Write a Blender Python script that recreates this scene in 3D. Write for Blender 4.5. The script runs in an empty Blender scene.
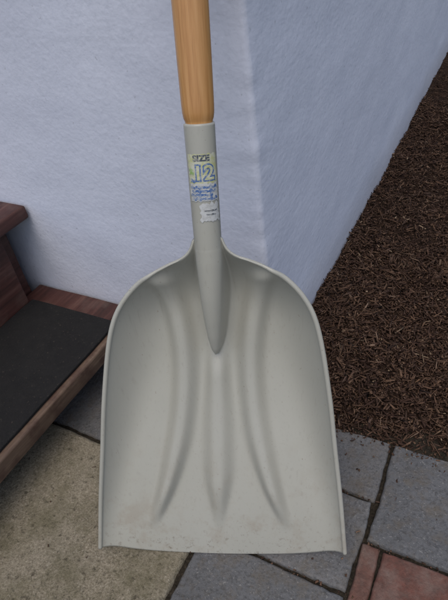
import bpy, bmesh, math, random
import numpy as np
from mathutils import Vector, Matrix, noise
random.seed(7); rng=np.random.default_rng(7)
S=bpy.context.scene
S.view_settings.view_transform='Standard'; S.view_settings.look='None'; S.view_settings.exposure=0

# ------------------------------------------------------------------ helpers
def link(o,parent=None):
    S.collection.objects.link(o)
    if parent: o.parent=parent
    return o
def Mm(x): return x.m if isinstance(x,M) else x
def mesh_obj(name,verts,faces,mat=None,parent=None,smooth=True,colors=None):
    me=bpy.data.meshes.new(name)
    me.from_pydata([tuple(v) for v in verts],[],[tuple(f) for f in faces]); me.update()
    if smooth: me.polygons.foreach_set('use_smooth',[True]*len(me.polygons))
    if colors is not None:
        a=me.color_attributes.new('Col','FLOAT_COLOR','POINT')
        a.data.foreach_set('color',np.asarray(colors,dtype=np.float32).ravel())
    o=bpy.data.objects.new(name,me)
    if mat: me.materials.append(Mm(mat))
    return link(o,parent)
def empty(name,loc=(0,0,0)):
    o=bpy.data.objects.new(name,None); o.location=loc; return link(o)
class M:
    def __init__(s,name,rough=.7,spec=.4):
        s.m=bpy.data.materials.new(name); s.m.use_nodes=True
        s.n=s.m.node_tree.nodes; s.l=s.m.node_tree.links
        s.b=s.n['Principled BSDF']; s.b.inputs['Roughness'].default_value=rough
        s.b.inputs['Specular IOR Level'].default_value=spec
        s.tc=s.n.new('ShaderNodeTexCoord')
    def map(s,scale=(1,1,1),vec=None):
        m=s.n.new('ShaderNodeMapping'); m.inputs['Scale'].default_value=scale
        s.l.new(vec if vec else s.tc.outputs['Object'],m.inputs['Vector']); return m.outputs[0]
    def noise(s,scale,detail=4,rough=.6,vec=None,dist=0):
        t=s.n.new('ShaderNodeTexNoise'); t.inputs['Scale'].default_value=scale
        t.inputs['Detail'].default_value=detail; t.inputs['Roughness'].default_value=rough; t.inputs['Distortion'].default_value=dist
        s.l.new(vec if vec else s.tc.outputs['Object'],t.inputs['Vector']); return t.outputs['Fac']
    def ramp(s,fac,stops):
        r=s.n.new('ShaderNodeValToRGB'); e=r.color_ramp.elements
        while len(e)<len(stops): e.new(.5)
        for i,(p,c) in enumerate(stops):
            e[i].position=p
            e[i].color=(c,c,c,1) if isinstance(c,(int,float)) else (*c,1)
        s.l.new(fac,r.inputs['Fac']); return r.outputs['Color']
    def mix(s,a,b,fac,mode='MIX'):
        m=s.n.new('ShaderNodeMix'); m.data_type='RGBA'; m.blend_type=mode
        for inp,v in ((m.inputs[0],fac),(m.inputs[6],a),(m.inputs[7],b)):
            if isinstance(v,(int,float)): inp.default_value=v
            elif isinstance(v,tuple): inp.default_value=(*v,1)
            else: s.l.new(v,inp)
        return m.outputs[2]
    def math(s,op,a,b=0.0):
        m=s.n.new('ShaderNodeMath'); m.operation=op
        for i,v in enumerate((a,b)):
            if isinstance(v,(int,float)): m.inputs[i].default_value=v
            else: s.l.new(v,m.inputs[i])
        return m.outputs[0]
    def attr(s,name='Col'):
        a=s.n.new('ShaderNodeAttribute'); a.attribute_name=name; return a.outputs['Color']
    def color(s,c):
        if isinstance(c,tuple): s.b.inputs['Base Color'].default_value=(*c,1)
        else: s.l.new(c,s.b.inputs['Base Color'])
        return s
    def rough(s,c): s.l.new(c,s.b.inputs['Roughness'])
    def bump(s,h,strength=.5,dist=.002,prev=None):
        b=s.n.new('ShaderNodeBump'); b.inputs['Strength'].default_value=strength; b.inputs['Distance'].default_value=dist
        s.l.new(h,b.inputs['Height'])
        if prev: s.l.new(prev,b.inputs['Normal'])
        s.l.new(b.outputs[0],s.b.inputs['Normal']); return b.outputs[0]

def catmull(P,n=16):
    P=[np.array(p,float) for p in P]; P=[2*P[0]-P[1]]+P+[2*P[-1]-P[-2]]; out=[]
    for i in range(1,len(P)-2):
        for k in range(n):
            t=k/n
            out.append(.5*((2*P[i])+(-P[i-1]+P[i+1])*t+(2*P[i-1]-5*P[i]+4*P[i+1]-P[i+2])*t*t+(-P[i-1]+3*P[i]-3*P[i+1]+P[i+2])*t**3))
    out.append(P[-2]); return np.array(out)
def resample(P,n):
    d=np.r_[0,np.cumsum(np.linalg.norm(np.diff(P,axis=0),axis=1))]
    t=np.linspace(0,d[-1],n); return np.stack([np.interp(t,d,P[:,k]) for k in range(P.shape[1])],1)
def tube(pts,rads,seg=32,cap=True):
    pts=[Vector(p) for p in pts]; V=[];F=[]
    up=None
    for i,p in enumerate(pts):
        t=(pts[min(i+1,len(pts)-1)]-pts[max(i-1,0)]).normalized()
        if up is None:
            up=t.orthogonal().normalized()
        up=(up-t*up.dot(t)).normalized(); b=t.cross(up)
        for k in range(seg):
            a=2*math.pi*k/seg; V.append(p+(up*math.cos(a)+b*math.sin(a))*rads[i])
    for i in range(len(pts)-1):
        for k in range(seg):
            k2=(k+1)%seg; F.append((i*seg+k,i*seg+k2,(i+1)*seg+k2,(i+1)*seg+k))
    if cap:
        F.append(tuple(range(seg))[::-1]); F.append(tuple((len(pts)-1)*seg+k for k in range(seg)))
    return V,F
def box(name,x0,x1,y0,y1,z0,z1,mat,parent=None,bev=.003,wob=.0012):
    bm=bmesh.new(); bmesh.ops.create_cube(bm,size=1)
    for v in bm.verts:
        v.co=Vector((x0+(v.co.x+.5)*(x1-x0),y0+(v.co.y+.5)*(y1-y0),z0+(v.co.z+.5)*(z1-z0)))
    bmesh.ops.bevel(bm,geom=bm.edges[:],offset=bev,segments=3,affect='EDGES',profile=.6)
    L=max(x1-x0,y1-y0,z1-z0)
    es=[e for e in bm.edges if e.calc_length()>.08]
    if es: bmesh.ops.subdivide_edges(bm,edges=es,cuts=max(2,int(L/.04)),use_grid_fill=True)
    for v in bm.verts: v.co+=noise.noise_vector(v.co*9)*wob
    me=bpy.data.meshes.new(name); bm.to_mesh(me); bm.free(); me.materials.append(Mm(mat))
    me.polygons.foreach_set('use_smooth',[True]*len(me.polygons))
    o=bpy.data.objects.new(name,me); return link(o,parent)

# ------------------------------------------------------------------ materials
mw=M('painted_stucco',.8,.15)
n1=mw.noise(6,5,.6)
c=mw.mix((.625,.655,.755),(.685,.715,.81),mw.ramp(n1,[(.3,0.0),(.7,1.0)]))
c=mw.mix(c,(.53,.555,.65),mw.math('MULTIPLY',mw.ramp(mw.noise(2.0,3,.5),[(.45,0.0),(.75,1.0)]),.35))
c=mw.mix(c,(.56,.59,.68),mw.math('MULTIPLY',mw.ramp(mw.noise(90,3,.7),[(.50,0.0),(.70,1.0)]),.5))
c=mw.mix(c,(.36,.37,.40),mw.math('MULTIPLY',mw.ramp(mw.noise(110,2,.5),[(.70,0.0),(.74,1.0)]),.45))
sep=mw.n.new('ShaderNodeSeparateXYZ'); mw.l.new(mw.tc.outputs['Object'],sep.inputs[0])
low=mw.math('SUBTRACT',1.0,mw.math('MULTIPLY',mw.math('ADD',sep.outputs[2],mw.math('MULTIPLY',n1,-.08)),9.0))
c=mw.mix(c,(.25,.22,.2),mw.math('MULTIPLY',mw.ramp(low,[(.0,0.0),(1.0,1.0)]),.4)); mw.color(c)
vy=mw.map((1,.55,1))
b1=mw.bump(mw.noise(120,2,.5,vy),.30,.0020); b2=mw.bump(mw.noise(40,2,.5,vy),.20,.004,b1)

ms=M('scoop_grey_paint',.38,.45)
sc=ms.noise(5,4,.6); sp=ms.noise(260,2,.5)
c=ms.mix((.345,.340,.293),(.405,.400,.350),sc)
scr=ms.noise(1,3,.6,ms.map((240,240,14)))
c=ms.mix(c,(.27,.25,.21),ms.math('MULTIPLY',ms.ramp(scr,[(.57,0.0),(.72,1.0)]),.30))
c=ms.mix(c,(.18,.12,.08),ms.math('MULTIPLY',ms.ramp(sp,[(.725,0.0),(.75,1.0)]),.5))
sepm=ms.n.new('ShaderNodeSeparateXYZ'); ms.l.new(ms.tc.outputs['Object'],sepm.inputs[0])
lowm=ms.ramp(sepm.outputs[2],[(.0,1.0),(.20,0.0)])
smg=ms.math('MULTIPLY',ms.ramp(ms.noise(22,5,.7),[(.50,0.0),(.68,1.0)]),lowm)
c=ms.mix(c,(.25,.19,.13),ms.math('MULTIPLY',smg,.42))
lo2=ms.ramp(sepm.outputs[2],[(.0,1.0),(.06,0.0)])
sm2=ms.math('MULTIPLY',ms.ramp(ms.noise(120,4,.75),[(.57,0.0),(.66,1.0)]),lo2)
c=ms.mix(c,(.12,.09,.06),ms.math('MULTIPLY',sm2,.7)); ms.color(c)
ms.rough(ms.ramp(sc,[(.3,.30),(.7,.44)])); ms.bump(ms.noise(90,3,.5),.09,.001)

mwd=M('varnished_ash_wood',.30,.5); hv=mwd.attr()
g=mwd.noise(1,5,.65,mwd.map((170,170,7),hv),.3); g2=mwd.noise(1,3,.5,mwd.map((520,520,18),hv))
c=mwd.ramp(g,[(.3,(.42,.20,.065)),(.5,(.52,.27,.098)),(.7,(.60,.335,.14))])
c=mwd.mix(c,(.28,.12,.035),mwd.math('MULTIPLY',mwd.ramp(g2,[(.58,0.0),(.68,1.0)]),.32)); mwd.color(c)
mwd.bump(g2,.12,.0006)

mst=M('stained_step_wood',.6,.4)
g=mst.noise(1,6,.7,mst.map((60,5,60)),.3); g2=mst.noise(14,4,.6)
c=mst.ramp(g,[(.3,(.030,.013,.010)),(.55,(.072,.027,.021)),(.75,(.12,.060,.046))])
c=mst.mix(c,(.14,.10,.08),mst.math('MULTIPLY',mst.ramp(g2,[(.52,0.0),(.75,1.0)]),.45)); mst.color(c)
mst.bump(g,.4,.002)
mno=M('worn_nosing_wood',.65,.35)
g=mno.noise(1,6,.7,mno.map((90,6,90)),.3); g2=mno.noise(20,4,.6)
c=mno.ramp(g,[(.3,(.065,.040,.028)),(.55,(.13,.085,.058)),(.75,(.20,.145,.105))])
c=mno.mix(c,(.055,.026,.02),mno.math('MULTIPLY',mno.ramp(g2,[(.46,0.0),(.60,1.0)]),.7)); mno.color(c)
mno.bump(g,.5,.002)

mm=M('rubber_mat_black',.85,.2)
c=mm.mix((.008,.008,.009),(.024,.023,.022),mm.noise(40,5,.7))
c=mm.mix(c,(.09,.075,.06),mm.math('MULTIPLY',mm.ramp(mm.noise(200,2,.5),[(.66,0.0),(.72,1.0)]),.5)); mm.color(c)
mm.bump(mm.noise(300,3,.7),.9,.003)

mp=M('bluestone_paver',.78,.35)
at=mp.attr(); n=mp.noise(9,5,.65); nf=mp.noise(180,4,.7)
c=mp.mix(at,(.07,.07,.07),mp.math('MULTIPLY',mp.ramp(n,[(.4,0.0),(.7,1.0)]),.5))
c=mp.mix(c,(.035,.034,.032),mp.math('MULTIPLY',mp.ramp(nf,[(.48,0.0),(.68,1.0)]),.6))
c=mp.mix(c,(.30,.29,.27),mp.math('MULTIPLY',mp.ramp(mp.noise(330,1,.5),[(.66,0.0),(.72,1.0)]),.45))
c=mp.mix(c,(.12,.095,.065),mp.math('MULTIPLY',mp.ramp(mp.noise(24,6,.75),[(.48,0.0),(.70,1.0)]),.65)); mp.color(c)
b=mp.bump(nf,.8,.003); mp.bump(mp.noise(38,4,.6),.6,.006,b)

mc=M('weathered_concrete',.85,.25)
gr=mc.noise(300,3,.75)
c=mc.ramp(gr,[(.30,(.09,.075,.05)),(.45,(.205,.175,.125)),(.60,(.275,.24,.175)),(.72,(.42,.38,.30))])
c=mc.mix(c,(.30,.27,.21),mc.math('MULTIPLY',mc.ramp(mc.noise(5,4,.6),[(.4,0.0),(.7,1.0)]),.35))
c=mc.mix(c,(.095,.085,.045),mc.math('MULTIPLY',mc.ramp(mc.noise(13,6,.75),[(.43,0.0),(.64,1.0)]),.62))
c=mc.mix(c,(.05,.042,.028),mc.math('MULTIPLY',mc.ramp(mc.noise(85,4,.7),[(.57,0.0),(.68,1.0)]),.75)); mc.color(c)
b=mc.bump(gr,.8,.003); mc.bump(mc.noise(60,4,.7),.6,.006,b)

mb=M('red_clay_brick',.85,.25)
at=mb.attr(); n=mb.noise(60,5,.7)
c=mb.mix(at,(.085,.05,.04),mb.math('MULTIPLY',mb.ramp(n,[(.40,0.0),(.66,1.0)]),.8))
c=mb.mix(c,(.23,.18,.15),mb.math('MULTIPLY',mb.ramp(mb.noise(24,5,.7),[(.46,0.0),(.70,1.0)]),.55)); mb.color(c)
mb.bump(mb.noise(140,5,.7),.9,.004)

mj=M('joint_sand_soil',.95,.1)
c=mj.ramp(mj.noise(150,5,.7),[(.3,(.015,.013,.01)),(.55,(.045,.037,.027)),(.8,(.11,.09,.065))]); mj.color(c)
mj.bump(mj.noise(240,5,.7),1,.005)
mg=M('yard_ground',.95,.1)
c=mg.ramp(mg.noise(3,6,.7),[(.3,(.05,.06,.03)),(.6,(.09,.09,.05)),(.8,(.14,.11,.08))]); mg.color(c); mg.bump(mg.noise(60,5,.7),1,.01)
mu=M('mulch_chips',.85,.2); at=mu.attr()
c=mu.mix(at,(.03,.018,.012),mu.math('MULTIPLY',mu.ramp(mu.noise(380,2,.6),[(.45,0.0),(.7,1.0)]),.45)); mu.color(c)
mu2=M('mulch_soil',.95,.1)
mu2.color(mu2.ramp(mu2.noise(170,4,.7),[(.3,(.018,.011,.008)),(.6,(.05,.03,.02)),(.8,(.10,.06,.036))])); mu2.bump(mu2.noise(200,4,.7),1,.008)

# ------------------------------------------------------------------ wall (L-shaped outside corner, rounded arris)
WX=.013
def wall():
    prof=[]; r=.010
    for x in np.r_[np.linspace(-6,-1.4,12,endpoint=False),np.linspace(-1.4,-r,150)]: prof.append((x,0,0,-1))
    for a in np.linspace(0,math.pi/2,11)[1:-1]:
        prof.append((-r+r*math.sin(a),r-r*math.cos(a),math.sin(a),-math.cos(a)))
    for y in np.r_[np.linspace(r,3.4,260),np.linspace(3.4,9,14)[1:]]: prof.append((0,y,1,0))
    zs=np.r_[np.linspace(-.12,1.3,170),np.linspace(1.3,2.7,16)[1:]]
    V=[];F=[]
    for z in zs:
        for (x,y,nx,ny) in prof:
            p=Vector((x,y*.6,z))
            h=noise.noise(p*2.3)*.005+noise.noise(p*9)*.0016+noise.noise(p*24)*.0005
            near=math.exp(-(min(abs(x),1)+min(abs(y),1))/.022)
            h+=near*(noise.noise(Vector((3,0,z*14)))*.004+noise.noise(Vector((3,5,z*45)))*.0022-.001)
            V.append((x+WX+nx*h,y+ny*h,z))
    n=len(prof)
    for j in range(len(zs)-1):
        for i in range(n-1): F.append((j*n+i,j*n+i+1,(j+1)*n+i+1,(j+1)*n+i))
    b=len(V)
    V+=[(-6,9,-.12),(-6,9,2.7)]
    top=(len(zs)-1)*n
    F.append(tuple([top+i for i in range(n)]+[b+1]))
    F.append((0,top,b+1,b)); F.append((n-1,b,b+1,top+n-1))
    mesh_obj('painted_stucco_wall',V,F,mw)
wall()

# ------------------------------------------------------------------ ground
mesh_obj('ground',[(-80,-80,-.06),(80,-80,-.06),(80,80,-.06),(-80,80,-.06)],[(0,1,2,3)],mg)
def patch(x0,x1,y0,y1,z,amp,nx=80,ny=80,sc=30):
    V=[];F=[]
    for j in range(ny+1):
        for i in range(nx+1):
            x=x0+(x1-x0)*i/nx; y=y0+(y1-y0)*j/ny
            V.append((x,y,z+noise.noise(Vector((x*sc,y*sc,1)))*amp))
    for j in range(ny):
        for i in range(nx):
            a=j*(nx+1)+i; F.append((a,a+1,a+nx+2,a+nx+1))
    return V,F
V,F=patch(-2.2,2.2,-2.2,0.004,-.008,.003,160,90)
mesh_obj('joint_sand',V,F,mj)

def stones(name,rects,mat,cols,edge=.004,depth=.03,nn=26,amp=.0012,wig=.0022):
    V=[];F=[];C=[]
    for k,(x0,x1,y0,y1,z) in enumerate(rects):
        base=len(V); u=np.r_[0,.5*edge/(x1-x0),edge/(x1-x0),np.linspace(0,1,nn)[1:-1],1-edge/(x1-x0),1-.5*edge/(x1-x0),1]; u.sort()
        v=np.r_[0,.5*edge/(y1-y0),edge/(y1-y0),np.linspace(0,1,nn)[1:-1],1-edge/(y1-y0),1-.5*edge/(y1-y0),1]; v.sort()
        u=np.r_[0,u,1]; v=np.r_[0,v,1]; nu=len(u); nv=len(v)
        for j in range(nv):
            for i in range(nu):
                x=x0+(x1-x0)*u[i]; y=y0+(y1-y0)*v[j]
                d=min(x-x0,x1-x,y-y0,y1-y)
                t=max(0,1-d/edge); zz=z-edge*(1-math.sqrt(max(0,1-t*t)))*.9
                if i in(0,nu-1) or j in(0,nv-1): zz=z-depth
                p=Vector((x*14+k*3.1,y*14,k))
                w=noise.noise_vector(p*1.0)*wig+noise.noise_vector(p*4)*wig*.5+noise.noise_vector(p*11)*wig*.3
                zz+=noise.noise(p*.6)*amp+noise.noise(p*3)*amp*.5
                V.append((x+w.x,y+w.y,zz)); C.append((*cols[k],1))
        for j in range(nv-1):
            for i in range(nu-1):
                a=base+j*nu+i; F.append((a,a+1,a+nu+1,a+nu))
    return mesh_obj(name,V,F,mat,colors=C)
g=.0035
R=[(.10+g,.268-g,-.178+g,-.055,.0),(.268+g,.50-g,-.247+g,-.055,.002),(.016+g,.265-g,-.337+g,-.178-g,.001),
   (.016+g,.262-g,-.52+g,-.337-g,-.001),(-.06,.10-g,-.178+g,-.006,-.003),(.50+g,.74,-.247+g,-.055,0.0),(.74+g*2,1.0,-.247+g,-.055,0.0),
   (-.235+g,-.06-g*2,-.256,-.006,-.002),(-.40,-.235-g,-.256,-.006,-.004),(-.72,-.41,-.256,-.006,-.003),(-.06,.010,-.256,-.178-g,-.002)]
y=-.52
while y>-2.1:
    x=.016
    while x<2.0:
        w=random.choice([.16,.245,.245]); R.append((x+g,x+w-g,y-.16+g,y-g,random.uniform(-.002,.002))); x+=w
    y-=.16
x=1.0
while x<2.0: R.append((x+g,x+.24-g,-.247+g,-.055,0)); x+=.24
cols=[]
for r in R:
    t=random.uniform(.82,1.15); q=random.choice([(.135,.132,.130),(.118,.119,.122),(.155,.148,.140)])
    cols.append(tuple(a*t for a in q))
stones('patio_pavers',R,mp,cols,wig=.0032,nn=40)
B=[(.265,.2925,-.45,-.2505,-.001),(.2965,.50,-.350,-.2505,.001),(.2965,.50,-.452,-.354,-.001)]
x=.503
while x<1.9: B+=[(x,x+.2,-.350,-.2505,0),(x,x+.2,-.452,-.354,0.0)]; x+=.204
bc=[tuple(a*random.uniform(.8,1.15) for a in (.18,.088,.064)) for _ in B]
bc[0]=(.15,.075,.056)
x=.265
BB=[]
while x<1.9: BB.append((x,x+.2,-.516,-.456,0)); x+=.204
bc+=[(.17,.08,.058)]*len(BB); B+=BB
stones('brick_edging',B,mb,bc,edge=.005,nn=24,wig=.0026)
stones('concrete_slab',[(-1.9,.011,-1.9,-.263,.002)],mc,[(1,1,1)],edge=.008,depth=.05,nn=170,amp=.002,wig=.004)

# ------------------------------------------------------------------ mulch
def mh(x,y): 
    e=min(1,max(0,(y+.055)/.10))
    return -.012+e*.022+.014*noise.noise(Vector((x*5,y*5,0)))+.007*noise.noise(Vector((x*17,y*17,4)))+ .02*math.exp(-max(x,0)/.12)*e
V=[];F=[];nx,ny=110,360
for j in range(ny+1):
    for i in range(nx+1):
        x=-.005+1.4*i/nx; yy=-.062+5.2*j/ny; V.append((x,yy,mh(x,yy)))
for j in range(ny):
    for i in range(nx):
        a=j*(nx+1)+i; F.append((a,a+1,a+nx+2,a+nx+1))
mbed=mesh_obj('mulch_bed',V,F,mu2)
pal=np.array([(.042,.022,.015),(.068,.038,.025),(.10,.057,.036),(.135,.08,.05),(.09,.055,.039),(.19,.125,.085),(.28,.20,.13)])
pw=np.array([.23,.27,.24,.14,.1,.03,.012])
def chips(name,pts,parent=None,lmin=.004,lmax=.030,zr=.014,mat=mu):
    N=len(pts); pts=np.asarray(pts)
    L=lmin+(lmax-lmin)*rng.random(N)**3.4; W=.0012+.0034*rng.random(N)**1.8; T=.0008+.0014*rng.random(N)
    box8=np.array([(-1,-1,-1),(1,-1,-1),(1,1,-1),(-1,1,-1),(-1,-1,1),(1,-1,1),(1,1,1),(-1,1,1)],float)*.5
    v=np.repeat(box8[None],N,0)
    v=v+rng.normal(0,.13,v.shape)
    taper=1-.7*rng.random(N); v[:,[1,2,5,6],1]*=taper[:,None]
    v=v*np.stack([L,W,T],1)[:,None,:]
    v[:,:,2]+= (v[:,:,0]**2)*(rng.normal(0,6,N))[:,None]
    yaw=rng.random(N)*6.283; pit=rng.normal(0,.32,N); rol=rng.normal(0,.5,N)
    def rot(v,a,i,j):
        c,s=np.cos(a)[:,None],np.sin(a)[:,None]; p,q=v[:,:,i].copy(),v[:,:,j].copy()
        v[:,:,i]=c*p-s*q; v[:,:,j]=s*p+c*q
    rot(v,rol,1,2); rot(v,pit,0,2); rot(v,yaw,0,1)
    P=pts.copy(); P[:,2]+=zr*rng.random(N)**1.2+.001
    v+=P[:,None,:]
    f8=np.array([(0,3,2,1),(4,5,6,7),(0,1,5,4),(1,2,6,5),(2,3,7,6),(3,0,4,7)])
    f=(f8[None]+8*np.arange(N)[:,None,None]).reshape(-1,4)
    me=bpy.data.meshes.new(name)
    me.vertices.add(N*8); me.vertices.foreach_set('co',v.reshape(-1).astype(np.float32))
    me.loops.add(len(f)*4); me.loops.foreach_set('vertex_index',f.reshape(-1).astype(np.int32))
    me.polygons.add(len(f)); me.polygons.foreach_set('loop_start',np.arange(0,len(f)*4,4,dtype=np.int32))
    me.update(calc_edges=True); me.validate()
    ci=rng.choice(len(pal),N,p=pw/pw.sum()); cc=pal[ci]*(.75+.5*rng.random((N,1)))
    cc=np.concatenate([cc,np.ones((N,1))],1)
    a=me.color_attributes.new('Col','FLOAT_COLOR','POINT'); a.data.foreach_set('color',np.repeat(cc,8,0).astype(np.float32).ravel())
    me.materials.append(Mm(mat)); o=bpy.data.objects.new(name,me); return link(o,parent)
pts=[]
def add(n,x0,x1,y0,y1):
    for _ in range(n):
        x=random.uniform(x0,x1); yy=random.uniform(y0,y1)+(.014*noise.noise(Vector((x*25,0,7))) if y0<0 else 0); pts.append((x,yy,mh(x,yy)))
add(21000,.016,.55,-.060,.55); add(17000,.016,.55,.55,1.6); add(9000,.016,.6,1.6,3.4); add(9000,.55,1.39,-.058,2.2); add(4000,.016,1.39,2.2,5.1)
chips('wood_chips',pts,mbed)
pts=[]
for _ in range(330):
    x=random.uniform(.0,1.0); yy=-.055-abs(random.gauss(0,.016)); pts.append((x,yy,.001))
for _ in range(60): pts.append((random.uniform(-.55,.7),random.uniform(-.6,-.05),.002))
for _ in range(120): pts.append((random.gauss(-.02,.2),-random.uniform(.005,.2),0.0))
for yj in (-.178,-.337,-.2485):
    for _ in range(60): pts.append((random.uniform(.02,.5),yj+random.gauss(0,.002),-.004))
chips('scattered_mulch_crumbs',pts,None,.002,.008,.001)

# ------------------------------------------------------------------ wooden steps
st=empty('wooden_steps',(-.5,-.4,0))
def sb(name,*a,**k):
    o=box(name,*a,**k); o.parent=st; o.matrix_parent_inverse=Matrix.Translation((.5,.4,0)); return o
sb('lower_tread',-.60,-.3475,-1.15,-.006,.092,.128,mst)
sb('lower_nosing',-.345,-.308,-1.15,-.006,.092,.131,mno,bev=.005,wob=.002)
sb('lower_riser',-.445,-.425,-1.12,-.02,.0,.089,mst)
sb('upper_tread',-.86,-.534,-1.15,-.006,.328,.358,mst,bev=.006,wob=.002)
sb('upper_riser',-.590,-.565,-1.12,-.075,.1305,.326,mst)
sb('stringer',-.86,-.606,-.07,-.03,.0,.326,mst)
sb('lower_stringer',-.60,-.448,-.07,-.03,.0,.089,mst)
sb('outer_stringer',-.86,-.606,-1.12,-1.08,.0,.326,mst)
sb('outer_lower_stringer',-.60,-.448,-1.12,-1.08,.0,.089,mst)
sb('back_board',-.86,-.835,-1.078,-.072,.0,.324,mst)
box('rubber_step_mat',-.562,-.320,-1.10,-.066,.1325,.139,mm,bev=.002,wob=.0025)

# ------------------------------------------------------------------ scoop shovel
sh=empty('scoop_shovel',(.059,-.355,0))
def sadd(o): o.parent=sh; o.matrix_parent_inverse=Matrix.Translation((-.059,.355,0)); return o
O=Vector((.0655,-.3660,.0260))
a=Vector((-.0465,.1908,.4655)).normalized(); w=Vector((.925,.3795,0)).normalized()
d=w.cross(a).normalized()
h=(Vector((-.0264,.0756,.2715)).normalized()+w*.020).normalized()
sol=Matrix((w,a,d)).transposed().inverted()@h
kd=sol.z/sol.y; kw=sol.x/sol.y
S0=.463
def L2W(ww,ss,dd): return O+w*(ww+kw*max(ss-S0,0))+a*ss+d*dd
half=[(.1955,0),(.185,.095),(.1725,.19),(.1635,.26),(.1505,.338),(.1385,.385),(.1225,.416),(.100,.441),(.077,.456),(.054,.4665),(.036,.4735),(.0245,.483),(.0180,.497),(.0150,.512)]
TOPS=.512
hc=resample(catmull(half,14),190)
left=hc.copy(); left[:,0]*=-1
Bd=np.vstack([hc, np.array([(x,TOPS) for x in np.linspace(.0150,-.0150,12)[1:-1]]), left[::-1]])
c0=-.008
def sstep(x,a_,b_):
    t=np.clip((x-a_)/(b_-a_),0,1); return t*t*(3-2*t)
def axis_c(s): return c0+kd*(s-S0)-1.15*np.clip(.44-s,0,1)**2
def rad(s): return np.interp(s,[.318,.330,.352,.38,.415,.465,.485,.50,.52],[.0,.0055,.0092,.0119,.0146,.0177,.0179,.0165,.0145])
RS=np.array([(.465,.074),(.43,.066),(.39,.058),(.345,.052),(.30,.0500),(.25,.0525),(.20,.059),(.15,.070),(.10,.086),(.05,.106)])[::-1]
RSd=catmull([tuple(p) for p in RS],10)
def depth(W,Sx):
    aw=np.abs(W)
    e=np.full(W.shape,9.)
    for i in range(0,len(hc)-1):
        p,q=hc[i],hc[i+1]; v=q-p; t=np.clip(((aw-p[0])*v[0]+(Sx-p[1])*v[1])/(v@v),0,1)
        e=np.minimum(e,np.hypot(aw-p[0]-t*v[0],Sx-p[1]-t*v[1]))
    D=.010+.046*sstep(Sx,-.03,.33); Rr=.034+.046*sstep(Sx,0,.36)
    x=np.clip(e/Rr,0,1)
    pan=-D*(1-(1-x)**2.5)-.004*sstep(e,.0,.16)
    rc=np.interp(Sx,RSd[:,0],RSd[:,1]) 
    slope=np.gradient(RSd[:,1],RSd[:,0]); sl=np.interp(Sx,RSd[:,0],slope)
    dist=np.abs(aw-rc)/np.sqrt(1+sl**2)
    env=sstep(Sx,.035,.11)*(1-sstep(Sx,.435,.462)); wd=.0085+.008*sstep(Sx,.04,.2)
    rib=.0175*env*np.exp(-(dist/wd)**2.7)
    env2=sstep(Sx,.035,.12)*(1-sstep(Sx,.28,.355)); wc=.007+.0125*sstep(Sx,.03,.15)-.005*sstep(Sx,.2,.32)
    crib=.0160*env2*np.exp(-(aw/wc)**2.8)
    z=pan+rib+crib
    r=rad(Sx); c=axis_c(Sx)
    q=np.clip(1-(W/np.maximum(r,1e-4))**2,0,None)
    cone=np.where(aw<r,c+np.sqrt(q)*r,c-(aw-r)*5.5)
    cone=np.where(r<.001,-9,cone)
    kk=.008; hh=np.clip(.5+.5*(cone-z)/kk,0,1)
    return z*(1-hh)+cone*hh+kk*hh*(1-hh)
nr=190; rr=np.linspace(0,1,nr+1)[1:]; K=len(Bd)
Wg=rr[:,None]*Bd[None,:,0]; Sg=rr[:,None]*Bd[None,:,1]
Dg=depth(Wg,Sg)
BG=.019
def bulge(W,Sx): return Sx-BG*np.clip(1-(np.abs(W)/.1955)**2.6,0,1)*np.clip(1-Sx/.16,0,1)
Sg2=bulge(Wg,Sg)
V=[L2W(0,-BG,float(depth(np.array([0.]),np.array([0.]))[0]))]
for i in range(nr):
    for j in range(K): V.append(L2W(Wg[i,j],Sg2[i,j],Dg[i,j]))
F=[(0,1+j,2+j) for j in range(K-1)]
for i in range(nr-1):
    for j in range(K-1):
        A=1+i*K+j; F.append((A,A+K,A+K+1,A+1))
blade=mesh_obj('blade',V,F,ms)
sd=blade.modifiers.new('s','SOLIDIFY'); sd.thickness=.0028; sd.offset=-1
sadd(blade)
dr=depth(hc[:,0]-1e-4,hc[:,1]); n_end=176
rp=[]
for sgn in (1,-1):
    rp.append([L2W(sgn*hc[i,0],hc[i,1],float(dr[i])-.0006) for i in range(0,n_end)])
rad_r=[.0034]*n_end
for i in range(24): rad_r[n_end-1-i]=.0034*min(1,.08+i/24)
for i,pp in enumerate(rp):
    Vt,Ft=tube(pp,rad_r,14); sadd(mesh_obj('rim_'+('right','left')[i],Vt,Ft,ms))
N0=L2W(0,S0,float(axis_c(S0)))
def H(l): return N0+h*l
SE=.178
ls=[0,.03,.06,.10,.14,SE-.0035,SE-.001,SE,SE-.001,SE-.01]; rs=[.0172,.0178,.0180,.0182,.0184,.0187,.0186,.0176,.0166,.0166]
Vt,Ft=tube([H(l) for l in ls],rs,56,False); sadd(mesh_obj('socket',Vt,Ft,ms))
ls=[SE-.02,SE,SE+.002,SE+.005,SE+.011,SE+.02,.25,.33,.41,.44,.452,.456]; rs=[.0160,.0163,.0168,.0180,.0189,.0193,.0199,.0205,.0200,.0190,.0178,.015]
Vt,Ft=tube([H(l) for l in ls],rs,56)
hcx=[(.02*math.cos(2*math.pi*k/56),.02*math.sin(2*math.pi*k/56),l,1) for l in ls for k in range(56)]
sadd(mesh_obj('wooden_handle',Vt,Ft,mwd,colors=hcx))
mgp=M('grip_plastic',.5,.4); mgp.color((.03,.03,.032))
gw=w.copy(); gw=(gw-h*gw.dot(h)).normalized()
def G(x,l): return H(l)+gw*x
Vt,Ft=tube([H(.425),H(.43),H(.465),H(.47)],[.0212,.0222,.0205,.012],32); sadd(mesh_obj('grip_ferrule',Vt,Ft,mgp))
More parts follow.
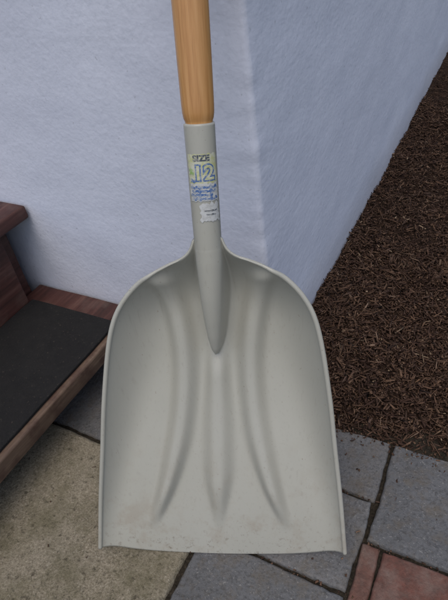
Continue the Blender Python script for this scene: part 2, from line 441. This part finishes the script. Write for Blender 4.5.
for sg in (1,-1):
    path=catmull([tuple(G(x*sg,l)) for x,l in [(0,.455),(.022,.466),(.045,.485),(.056,.515),(.054,.548)]],6)
    Vt,Ft=tube([tuple(p) for p in path],[.0085]*len(path),20); sadd(mesh_obj('grip_arm',Vt,Ft,mgp))
Vt,Ft=tube([G(-.062,.548),G(-.058,.548),G(-.02,.548),G(.02,.548),G(.058,.548),G(.062,.548)],[.008,.012,.0145,.0145,.012,.008],24); sadd(mesh_obj('grip_bar',Vt,Ft,mgp))

# ---------------- label on the socket
cam_pos=Vector((.323,-.64,.84))
fz=cam_pos-H(.09); fz=(fz-h*fz.dot(h)).normalized(); fx=h.cross(fz).normalized()
def cyl(x,l,off=.0005):
    r=.0183+off; ph=x/.0183
    return H(l)+(fz*math.cos(ph)+fx*math.sin(ph))*r
def sticker(name,x0,x1,l0,l1,mat,off,ragged=0):
    V=[];F=[];nx,ny=30,24
    for j in range(ny+1):
        for i in range(nx+1):
            u=i/nx; v=j/ny; x=x0+(x1-x0)*u; l=l0+(l1-l0)*v
            if ragged:
                x+=ragged*noise.noise(Vector((l*300,u*2,off*9000)))*abs(2*u-1); l+=ragged*noise.noise(Vector((x*300,v*2,5)))*abs(2*v-1)
            V.append(cyl(x,l,off))
    for j in range(ny):
        for i in range(nx):
            A=j*(nx+1)+i; F.append((A,A+1,A+nx+2,A+nx+1))
    o=mesh_obj(name,V,F,mat); return sadd(o)
def simple(name,col,r=.45,worn=(.6,.6,.56),amt=.55):
    m=M(name,r,.4); m.color(m.mix(col,worn,m.math('MULTIPLY',m.ramp(m.noise(240,4,.7),[(.46,0.0),(.60,1.0)]),amt))); return m.m
mly=M('label_yellow',.45,.4); mly.color(mly.mix((.46,.47,.24),(.54,.54,.45),mly.ramp(mly.noise(110,4,.7),[(.42,0.0),(.58,1.0)])))
mblue=simple('label_blue',(.07,.14,.32),.45,(.46,.48,.46),.7); mwht=simple('label_white',(.51,.52,.51),.45,(.36,.36,.34),.6); mdk=simple('label_ink',(.07,.08,.10),.45,(.42,.42,.38),.6); mgr=simple('label_green',(.25,.38,.12))
TOP=SE-.004
def stk(name,x0,x1,t0,t1,m,off,rg=0):
    return sticker(name,x0,x1,TOP-t1,TOP-t0,Mm(m),off,rg)
stk('label_panel',-.0195,.0190,.030,.065,mly,.0004,.0014)
stk('label_band_white',-.0190,.0190,.0645,.086,mwht,.0005,.0018)
for i in range(4):
    stk('label_stripe',-.017+.002*(i%2),.017-.003*(i%3),.0675+.0046*i,.0706+.0046*i,mblue,.0008,.0024)
stk('label_lower',-.006,.0190,.0885,.111,mwht,.0005,.003)
stk('label_code',-.001,.015,.097,.0985,mdk,.0008,.001)
stk('label_code_line',.001,.013,.102,.103,mdk,.0008,.001)
def text(body,size,cx,ct,m,off,sx=1,bold=0):
    cu=bpy.data.curves.new('t','FONT'); cu.body=body; cu.size=size; cu.align_x='CENTER'; cu.align_y='CENTER'; cu.offset=bold
    o=bpy.data.objects.new('t',cu); S.collection.objects.link(o)
    bpy.context.view_layer.update()
    me=bpy.data.meshes.new_from_object(o.evaluated_get(bpy.context.evaluated_depsgraph_get()))
    bpy.data.objects.remove(o)
    bm=bmesh.new(); bm.from_mesh(me)
    bmesh.ops.triangulate(bm,faces=bm.faces[:]); bmesh.ops.subdivide_edges(bm,edges=bm.edges[:],cuts=2,use_grid_fill=True)
    for v in bm.verts: v.co=cyl(cx+v.co.x*sx,TOP-ct+v.co.y,off)
    bm.to_mesh(me); bm.free(); me.materials.clear(); me.materials.append(Mm(m))
    o=bpy.data.objects.new('label_text',me); link(o); sadd(o)
text('SIZE',.0095,-.001,.0350,mdk,.0008,1.15,.0004)
text('12',.024,.001,.0528,mblue,.0008,1.1,.0022)
text('12',.024,.001,.0528,mly,.0011,1.1,.0004)
stk('label_spot',-.018,-.011,.047,.054,mgr,.0007,.003)
stk('label_spot',-.017,-.009,.059,.063,mblue,.0007,.003)

# ------------------------------------------------------------------ camera
th=math.radians(39.7); cr,sr=.988,.156
Rp=Vector((1,0,0)); Up=Vector((0,math.sin(th),math.cos(th))); Fw=Vector((0,math.cos(th),-math.sin(th)))
right=(Rp*cr-Up*sr); up=(Rp*sr+Up*cr)
mx,nx_=Vector((.844,-.536,0)),Vector((.536,.844,0))
def tow(v): return Vector((mx.dot(v),nx_.dot(v),v.z)).normalized()
right,up,back=tow(right),tow(up),tow(-Fw)
cam=bpy.data.cameras.new('camera'); co=bpy.data.objects.new('camera',cam); link(co)
mat=Matrix((right,up,back)).transposed().to_4x4(); mat.translation=cam_pos; co.matrix_world=mat
cam.sensor_fit='VERTICAL'; cam.sensor_height=24; cam.lens=24*509/600; cam.clip_start=.02; cam.clip_end=500
S.camera=co

# ------------------------------------------------------------------ light (overcast)
el,az=math.radians(66),math.radians(160)
W=bpy.data.worlds.new('World'); S.world=W; W.use_nodes=True
nt=W.node_tree; sky=nt.nodes.new('ShaderNodeTexSky'); sky.sky_type='NISHITA'; sky.sun_disc=False
sky.sun_elevation=el; sky.sun_rotation=az; sky.air_density=1; sky.dust_density=3
nt.links.new(sky.outputs[0],nt.nodes['Background'].inputs[0]); nt.nodes['Background'].inputs[1].default_value=.14
sl=bpy.data.lights.new('sun','SUN'); sl.energy=1.15; sl.angle=math.radians(50); sl.color=(1,.96,.90)
so=bpy.data.objects.new('sun',sl); link(so)
sd_=Vector((math.sin(az)*math.cos(el),math.cos(az)*math.cos(el),math.sin(el)))
so.rotation_euler=sd_.to_track_quat('Z','Y').to_euler()
